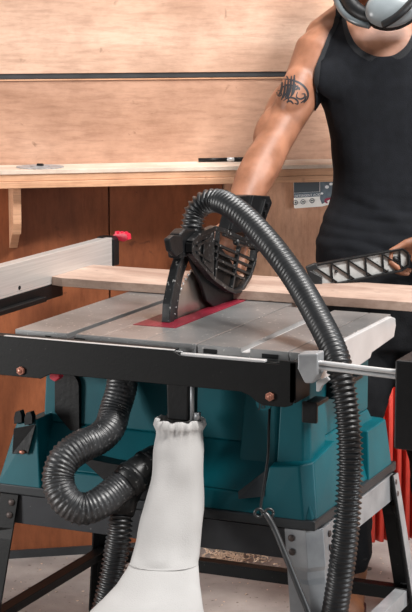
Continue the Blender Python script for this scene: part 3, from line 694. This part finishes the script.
def hand(bm, W, dirv, nrm, side, curls, spread=.10, scale=1.0, thumb=None, curl_thumb=.5):
    """dirv palm direction, nrm = direction the palm faces, side = towards the thumb"""
    dirv = V(dirv).normalized(); nrm = V(nrm); nrm = (nrm-dirv*nrm.dot(dirv)).normalized(); side = V(side); side = (side-dirv*side.dot(dirv)-nrm*side.dot(nrm)).normalized()
    L = [.044,.048,.045,.036]
    for i in range(4):
        o = (1.5-i)*.0205*scale
        k = W + dirv*.092*scale*(1-.03*abs(i-1)) + side*o
        balls(bm, [W+side*o*.45, W+dirv*.05*scale+side*o*.85, k], [.018*scale,.0165*scale,.0125*scale], 12)
        d = (dirv + side*(1.5-i)*spread).normalized(); ang = 0; p = k; pts = [k]; 
        for j, f in enumerate((1.0,.62,.48)):
            ang += curls[i][j]; q = d*math.cos(ang) + nrm*math.sin(ang); p = p+q*L[i]*f*scale; pts.append(p)
        balls(bm, pts, [.0110*scale,.0100*scale,.0090*scale,.0078*scale], 12)
    t0 = W + dirv*.022*scale + side*.022*scale
    td = (dirv*.65 + side*.75 + nrm*.25).normalized(); t1 = t0+td*.045*scale; t2 = t1+(td*.6+dirv*.5+nrm*curl_thumb).normalized()*.033*scale; t3 = t2+(dirv*.6+nrm*curl_thumb*1.6).normalized()*.026*scale
    balls(bm, [t0, t1, t2, t3], [.018*scale,.0135*scale,.0115*scale,.009*scale], 12)
dirh = (pp(230,258,-.27)-wrist).normalized()
hand(bm, wrist, dirh, -FH*1.0+R*.3, R*-1, [(.35,.5,.4)]*4, spread=.14, curl_thumb=.4)
# left arm (image right, mostly outside the frame)
A2 = [pp(430,46,.0), pp(445,60,-.0), pp(455,95,-.01), pp(463,130,-.02), pp(468,160,-.05), pp(466,185,-.10), pp(458,208,-.16), pp(447,226,-.20), pp(440,239,-.225)]
balls(bm, A2, [.066,.070,.058,.052,.047,.051,.045,.036,.031], 20)
hand(bm, A2[-1], (-1.0*R - U*.25 - FH*.03), V((0,0,-1))*.75-FH*.35, -FH*1.0, [(.25,1.1,.9),(.5,1.2,.9),(.6,1.2,.9),(.7,1.2,.9)], spread=.03, curl_thumb=.6)
# legs under the trousers
for P in ([(366,285),(358,360),(351,440),(348,520),(347,585)], [(410,285),(424,360),(432,440),(437,520),(438,590)]):
    balls(bm, [pp(x, y, 0) for x, y in P], [.085,.072,.052,.046,.035], 16)
me = remeshed(bm, .0045, 5, .5)
body = link('body', me, M['skin'], person, True)
bw = V(person.location)
# tank top grown from the body surface
def to_px(p):
    q = p-CAM; d = q.dot(F); return 206+FPX*q.dot(R)/d, 306-FPX*q.dot(U)/d, d
def interp(T, v):
    if v <= T[0][0]: return T[0][1]
    for (a, b), (c, d) in zip(T, T[1:]):
        if v <= c: return b+(d-b)*(v-a)/(c-a)
    return T[-1][1]
ZY = lambda z: 0
def u_of(p):   # sideways from the middle of the chest (m), height (m)
    ax = pp(379,60,0); return (p-ax).dot(R), p.z
Zc = lambda y: pp(379,y,0).z
strap = [(Zc(92),.176),(Zc(80),.170),(Zc(60),.165),(Zc(40),.142),(Zc(25),.122),(Zc(5),.108),(Zc(-30),.10)]
necklow = Zc(57)
def neck_half(z):   # half width of neck hole at height z
    if z < necklow: return -1
    t = min(1, (z-necklow)/(Zc(22)-necklow)); return .083*math.sqrt(max(0, 1-(1-t)**2))
def cover(p, shrink=0):
    u, z = u_of(p)
    front = (p-pp(379,60,0.012)).dot(FH) < 0
    if z < Zc(262): return False
    if (p-pp(379,60,0)).dot(R) > -.3 and not (-.16 < (p-pp(382,150,0)).dot(FH) < .16): return False
    if u > .17 and z < Zc(120): return False
    if z > Zc(92):
        if abs(u) > interp(strap, z)-shrink: return False
    else:
        lim = .172 if z > Zc(125) else (.178 if z > Zc(200) else .22)
        if abs(u-(.0)) > lim: return False
        if u > .0 and abs(u) > lim: return False
    hi = z if front else z-.05
    nh = max(neck_half(hi), neck_half(hi+shrink)) if shrink else neck_half(hi)
    if nh >= 0 and abs(u+.003) < nh+shrink*.8: return False
    return z < Zc(-8)
def grow(name, test, off, m, wr=None):
    b = BM(); b.from_mesh(me); b.transform(Matrix.Translation(bw)); b.normal_update()
    bad = [f for f in b.faces if not test(f.calc_center_median())]
    bmesh.ops.delete(b, geom=bad, context='FACES')
    # keep the largest island only
    seen = set(); best = []
    for v in b.verts:
        if v in seen: continue
        st_ = [v]; isl = []; seen.add(v)
        while st_:
            q = st_.pop(); isl.append(q)
            for e in q.link_edges:
                o2 = e.other_vert(q)
                if o2 not in seen: seen.add(o2); st_.append(o2)
        if len(isl) > len(best): best = isl
    bs = set(best); bmesh.ops.delete(b, geom=[v for v in b.verts if v not in bs], context='VERTS')
    b.normal_update()
    nrm = {v: v.normal.copy() for v in b.verts}
    for _ in range(14):
        new = {}
        for v in b.verts:
            be = [e for e in v.link_edges if e.is_boundary]
            if len(be) == 2: new[v] = v.co*.4 + (be[0].other_vert(v).co+be[1].other_vert(v).co)*.3
        for v, c in new.items(): v.co = c
    for v in b.verts: v.co += nrm[v]*(off + (wr(v.co, nrm[v]) if wr else 0))
    bmesh.ops.recalc_face_normals(b, faces=b.faces)
    mm = bpy.data.meshes.new(name); b.to_mesh(mm); b.free()
    o = link(name, mm, m, person, True)
    return o
def wr(p, n):
    u, z = u_of(p); y = (1.55-z)
    s = 0
    zb = Zc(246); t = (z-zb)/.10
    if abs(t) < 1.6: s += .020*math.exp(-t*t*1.6)
    k = max(0, min(1, (Zc(185)-z)/.06))
    s += k*(.008*noise.noise(V((u*7+3, z*20+u*12, 2)))+.0022*abs(math.sin(z*95+u*16+3*noise.noise(V((u*9,z*10,0))))))
    s += .004*noise.noise(V((u*9, z*9, 7)))
    return s
top_ = grow('tank_top', lambda p: cover(p), .006, M['shirt'], wr)
md = top_.modifiers.new('sm', 'SMOOTH'); md.iterations = 3
trim = grow('neck_and_arm_trim', lambda p: cover(p) and not cover(p, .013) and p.z > Zc(92), .0078, M['shirt_trim'])
# trousers
bm = BM()
loft(bm, [torso_ring(*t) for t in [(345,391,.150,.115),(320,391,.178,.125),(290,390,.182,.128),(262,389,.178,.122),(240,388,.170,.115)]])
def tl(P, rr): balls(bm, [pp(x, y, d) for x, y, d in P], rr, 22)
tl([(366,300,0),(361,350,-.01),(356,390,-.02),(352,430,-.02),(350,470,0),(348,510,.01),(347,545,0),(347,560,0)], [.100,.098,.088,.076,.070,.064,.066,.060])
tl([(417,300,0),(426,350,-.01),(432,390,-.02),(434,430,-.02),(436,470,0),(440,510,.01),(441,545,0),(441,560,0)], [.100,.098,.088,.076,.070,.064,.066,.060])
me2 = remeshed(bm, .008, 5, .5)
for v in me2.vertices:
    c = v.co; v.co = c + v.normal*(.007*noise.noise(V((c.x*9, c.y*9, c.z*16)))+.003*noise.noise(c*40))
link('trousers', me2, M['jeans'], person, True)
for (x, y, s) in ((347,596,-1),(441,600,1)):
    bm = BM(); f = pp(x, y, 0); f.z = 0
    fw = (-FH+R*.12*s).normalized(); sd = V((fw.y,-fw.x,0))
    balls(bm, [f+V((0,0,.16))-fw*.02, f+V((0,0,.09))-fw*.02], [.050,.052], 18)
    ell(bm, f+fw*.06+V((0,0,.045)), [fw*.135, sd*.048, V((0,0,.042))], 22, 14); ell(bm, f-fw*.03+V((0,0,.045)), [fw*.055, sd*.042, V((0,0,.045))])
    ell(bm, f+fw*.13+V((0,0,.04)), [fw*.06, sd*.05, V((0,0,.038))])
    bt = link('boot', remeshed(bm, .006, 3), M['boot'], person, True)
    bm = BM(); P = [f+fw*(.06+.135*math.cos(a))+sd*.052*math.sin(a)*(1 if math.cos(a) > -.3 else .85) for a in [2*PI*k/28 for k in range(28)]]
    prism(bm, [p+V((0,0,.0005)) for p in P], (0,0,.022)); obj('sole', bm, M['black_plastic'], bt, bevel=.004)
    bm = BM(); tube(bm, [f-fw*.02+sd*.052*math.cos(a)+fw*.052*math.sin(a)+V((0,0,.135)) for a in [2*PI*k/20 for k in range(21)]], .009, 8); obj('collar', bm, M['black_plastic'], bt, True)
# face details and hair
for sx in (-1,1):
    bm = BM(); ell(bm, hp(.030*sx,-.083,.014), [R*.013, FH*.008, V((0,0,.0075))]); e_ = obj('eye', bm, M['eye'], body, True)
    bm = BM(); ell(bm, hp(.030*sx,-.0905,.014), [R*.0055, FH*.002, V((0,0,.0055))]); obj('iris', bm, M['iris'], e_, True)
bm = BM(); ell(bm, hp(0,-.088,-.062), [R*.024, FH*.007, V((0,0,.0075))]); obj('mouth', bm, M['lips'], body, True)
bm = BM(); ell(bm, hp(0,.035,.048), [R*.084, FH*.100, V((0,0,.092))], 24, 16); ell(bm, hp(0,.06,0), [R*.078, FH*.072, V((0,0,.08))], 24, 16)
link('hair', remeshed(bm, .006, 2), M['hair'], person, True)

# tattoo: ink strokes lying on the skin of the arm
bvb = BM(); bvb.from_mesh(me); bvb.transform(Matrix.Translation(bw)); tree = BVHTree.FromBMesh(bvb)
def onskin(x, y):
    d = (at(x, y, 1)-CAM).normalized(); h = tree.ray_cast(CAM, d); return h
def stroke(bm, pts, w):
    C = catmull([V((x, y, 0)) for x, y in pts], 5); n = len(C); prev = None
    for i, c in enumerate(C):
        t = C[min(i+1, n-1)]-C[max(i-1, 0)]; t = V((t.x, t.y, 0)).normalized(); nn = V((-t.y, t.x, 0))
        ww = w*(.35+.65*math.sin(PI*min(1, max(0, (i+.6)/(n+.2)))))
        ok = []
        for s in (-1, 1):
            q = c+nn*s*ww/2; h = onskin(q.x, q.y)
            if h[0] is not None: ok.append(bm.verts.new(h[0]+h[1]*.0006))
        if len(ok) == 2:
            if prev: bm.faces.new((prev[0], prev[1], ok[1], ok[0]))
            prev = ok
        else: prev = None
bm = BM()
S_ = [([(285,80),(284,90),(281,96)],1.8),([(288,80),(287,92),(284,100)],1.6),([(291,79),(290,91),(288,98)],1.8),([(294,76),(293,88),(291,95),(290,99)],2.0),([(297,75),(296,86),(294,96)],1.8),
 ([(286,79),(293,80),(300,82),(306,86),(310,92),(310,98),(306,103)],1.6),([(284,88),(290,85),(296,86)],1.4),([(292,82),(298,79)],1.4),([(298,84),(296,92),(293,97)],1.8),([(298,90),(301,88),(302,90)],1.8),
 ([(300,92),(299,97),(303,99),(307,97),(307,94),(304,94)],1.3),([(279,92),(281,96),(284,95),(283,91),(280,91)],1.0),([(286,98),(288,94),(291,98),(290,103)],1.3),([(286,101),(290,98),(296,98),(300,101),(300,104),(297,103)],1.3),([(289,102),(293,101),(296,104)],1.3),([(303,103),(307,100),(309,96)],1.2),([(296,87),(301,86)],1.5),([(289,76),(291,79)],1.2),([(282,85),(286,84)],1.3)]
for pts, w in S_: stroke(bm, [(x-2.5, y) for x, y in pts], w*1.35)
tt_ = obj('tattoo', bm, M['ink'], body)
tt_['label'] = 'black script tattoo with curls on the upper arm'

# ------------------------------------------------------------------ ear defenders round the neck
ed = thing('ear_defenders', 'grey and black ear defenders hanging round the neck', 'ear defenders', pp(368,20,-.10))
P = catmull([pp(334,-14,-.05), pp(338,0,-.085), pp(345,13,-.115), pp(356,21,-.135), pp(370,25,-.15)], 6)
bm = BM(); tube(bm, P, .0125, 12, flat=.8); obj('headband', bm, M['grey_shell'], ed, True)
P2 = [p+R*.020+V((0,0,.014)) for p in P]; bm = BM(); tube(bm, P2, .021, 14); obj('band_padding', bm, M['black_plastic'], ed, True)
ax = (R*.9+U*.28).normalized(); ay = (U*.9-R*.28).normalized()
bm = BM(); c = pp(393,7,-.16); ell(bm, c, [ax*.072, ay*.050, FH*.034], 28, 16); cup = obj('ear_cup', bm, M['cup_shell'], ed, True)
bm = BM(); c2 = c+FH*.02-ay*.004; ell(bm, c2, [ax*.075, ay*.055, FH*.022], 28, 14); obj('ear_cushion', bm, M['black_plastic'], cup, True)
bm = BM(); tube(bm, catmull([pp(420,-8,-.185), pp(408,6,-.198), pp(396,17,-.20), pp(383,25,-.185)], 6), .016, 12, flat=.5); obj('clip', bm, M['black_plastic'], cup, True)
bm = BM(); c = pp(340,-6,-.07); ell(bm, c+R*(-.0), [R*.022, ay*.05, FH*.035], 24, 14); obj('ear_cup', bm, M['grey_shell'], ed, True)

# ------------------------------------------------------------------ shavings and debris on the floor
def fl(x, y):
    r = at(x, y, 1)-CAM; return CAM+r*(-CAM.z/r.z)
bm = BM()
for i in range(230):
    c = fl(random.gauss(226,20), random.gauss(557,4.5)) ; c.z = .002
    r_ = random.uniform(.004,.009); a0 = random.uniform(0, 6.28); tn = random.uniform(1.5,4); P = []
    for k in range(7):
        a = a0+tn*k/6; P.append(c+V((r_*math.cos(a), r_*math.sin(a), .002+.006*k/6*random.uniform(.5,1))))
    tube(bm, P, .0016, 4)
o = tag(obj('wood_shavings', bm, M['shavings']), 'scatter of pale curled wood shavings on the floor behind the stand', 'wood shavings'); o['kind'] = 'stuff'
k = 0
for (x, y, s, lb) in ((33,590,.012,'small dark wood chip on the floor inside the left leg of stand'),(368,570,.010,'small dark chip on the floor between hose and rear stand leg'),(252,572,.012,'brown wood chip on the floor just below the pale shavings')):
    c = fl(x, y); bm = BM(); prism(bm, [(c.x-s,c.y-s*.5,.0005),(c.x+s*.3,c.y-s*.8,.0005),(c.x+s,c.y+s*.2,.0005),(c.x-.2*s,c.y+s*.9,.0005)], (0,0,.007))
    tag(obj('wood_chip', bm, M['debris'], bevel=.001), lb, 'wood chip', 'chips of wood on the floor')
bm = BM()
for i in range(160):
    c = fl(random.uniform(0,412), random.uniform(556,640)); s = random.uniform(.0015,.004)
    a = random.uniform(0,6.28); d1 = V((math.cos(a),math.sin(a),0))*s; d2 = V((-d1.y,d1.x,0))*.5
    prism(bm, [V((c.x,c.y,.0004))+q for q in (d1,d2,-d1,-d2)], (0,0,.0015))
o = tag(obj('sawdust', bm, M['shavings']), 'thin scatter of fine pale sawdust over the concrete floor', 'sawdust'); o['kind'] = 'stuff'

# ------------------------------------------------------------------ light
w = bpy.data.worlds.new('world'); S.world = w; w.use_nodes = True
bg = w.node_tree.nodes['Background']; bg.inputs['Color'].default_value = (.86,.93,1,1); bg.inputs['Strength'].default_value = .17
def area(name, loc, tgt, size, power, col):
    l = bpy.data.lights.new(name, 'AREA'); l.size = size; l.energy = power; l.color = col
    o = bpy.data.objects.new(name, l); COL.objects.link(o); o.location = loc
    o.rotation_euler = (V(tgt)-V(loc)).to_track_quat('-Z', 'Y').to_euler(); return o
area('ceiling_light', (2.9,-.45,4.4), (.4,.7,.9), .8, 275, (1,.97,.94))
area('right_fill', (4.6,.5,1.5), (.6,.5,.6), 1.4, 75, (.95,.98,1))  # unseen fill added to brighten the faces turned right
p = wf(1.15, .75, 2.75); area('wall_wash_fill', p, wf(.95, 0, 1.3), .5, 42, (1,.99,.98))  # added wash to lift the upper right wall, no fixture there
area('left_fill', (-2.4,-2.2,.95), (-.3,1.0,.25), .9, 24, (1,.98,.96)).data.spread = math.radians(75)  # added low fill to brighten the lower left wall
S.view_settings.view_transform = 'Standard'; S.view_settings.look = 'None'; S.view_settings.gamma = 1
S.view_settings.use_curve_mapping = False; S.view_settings.exposure = 0
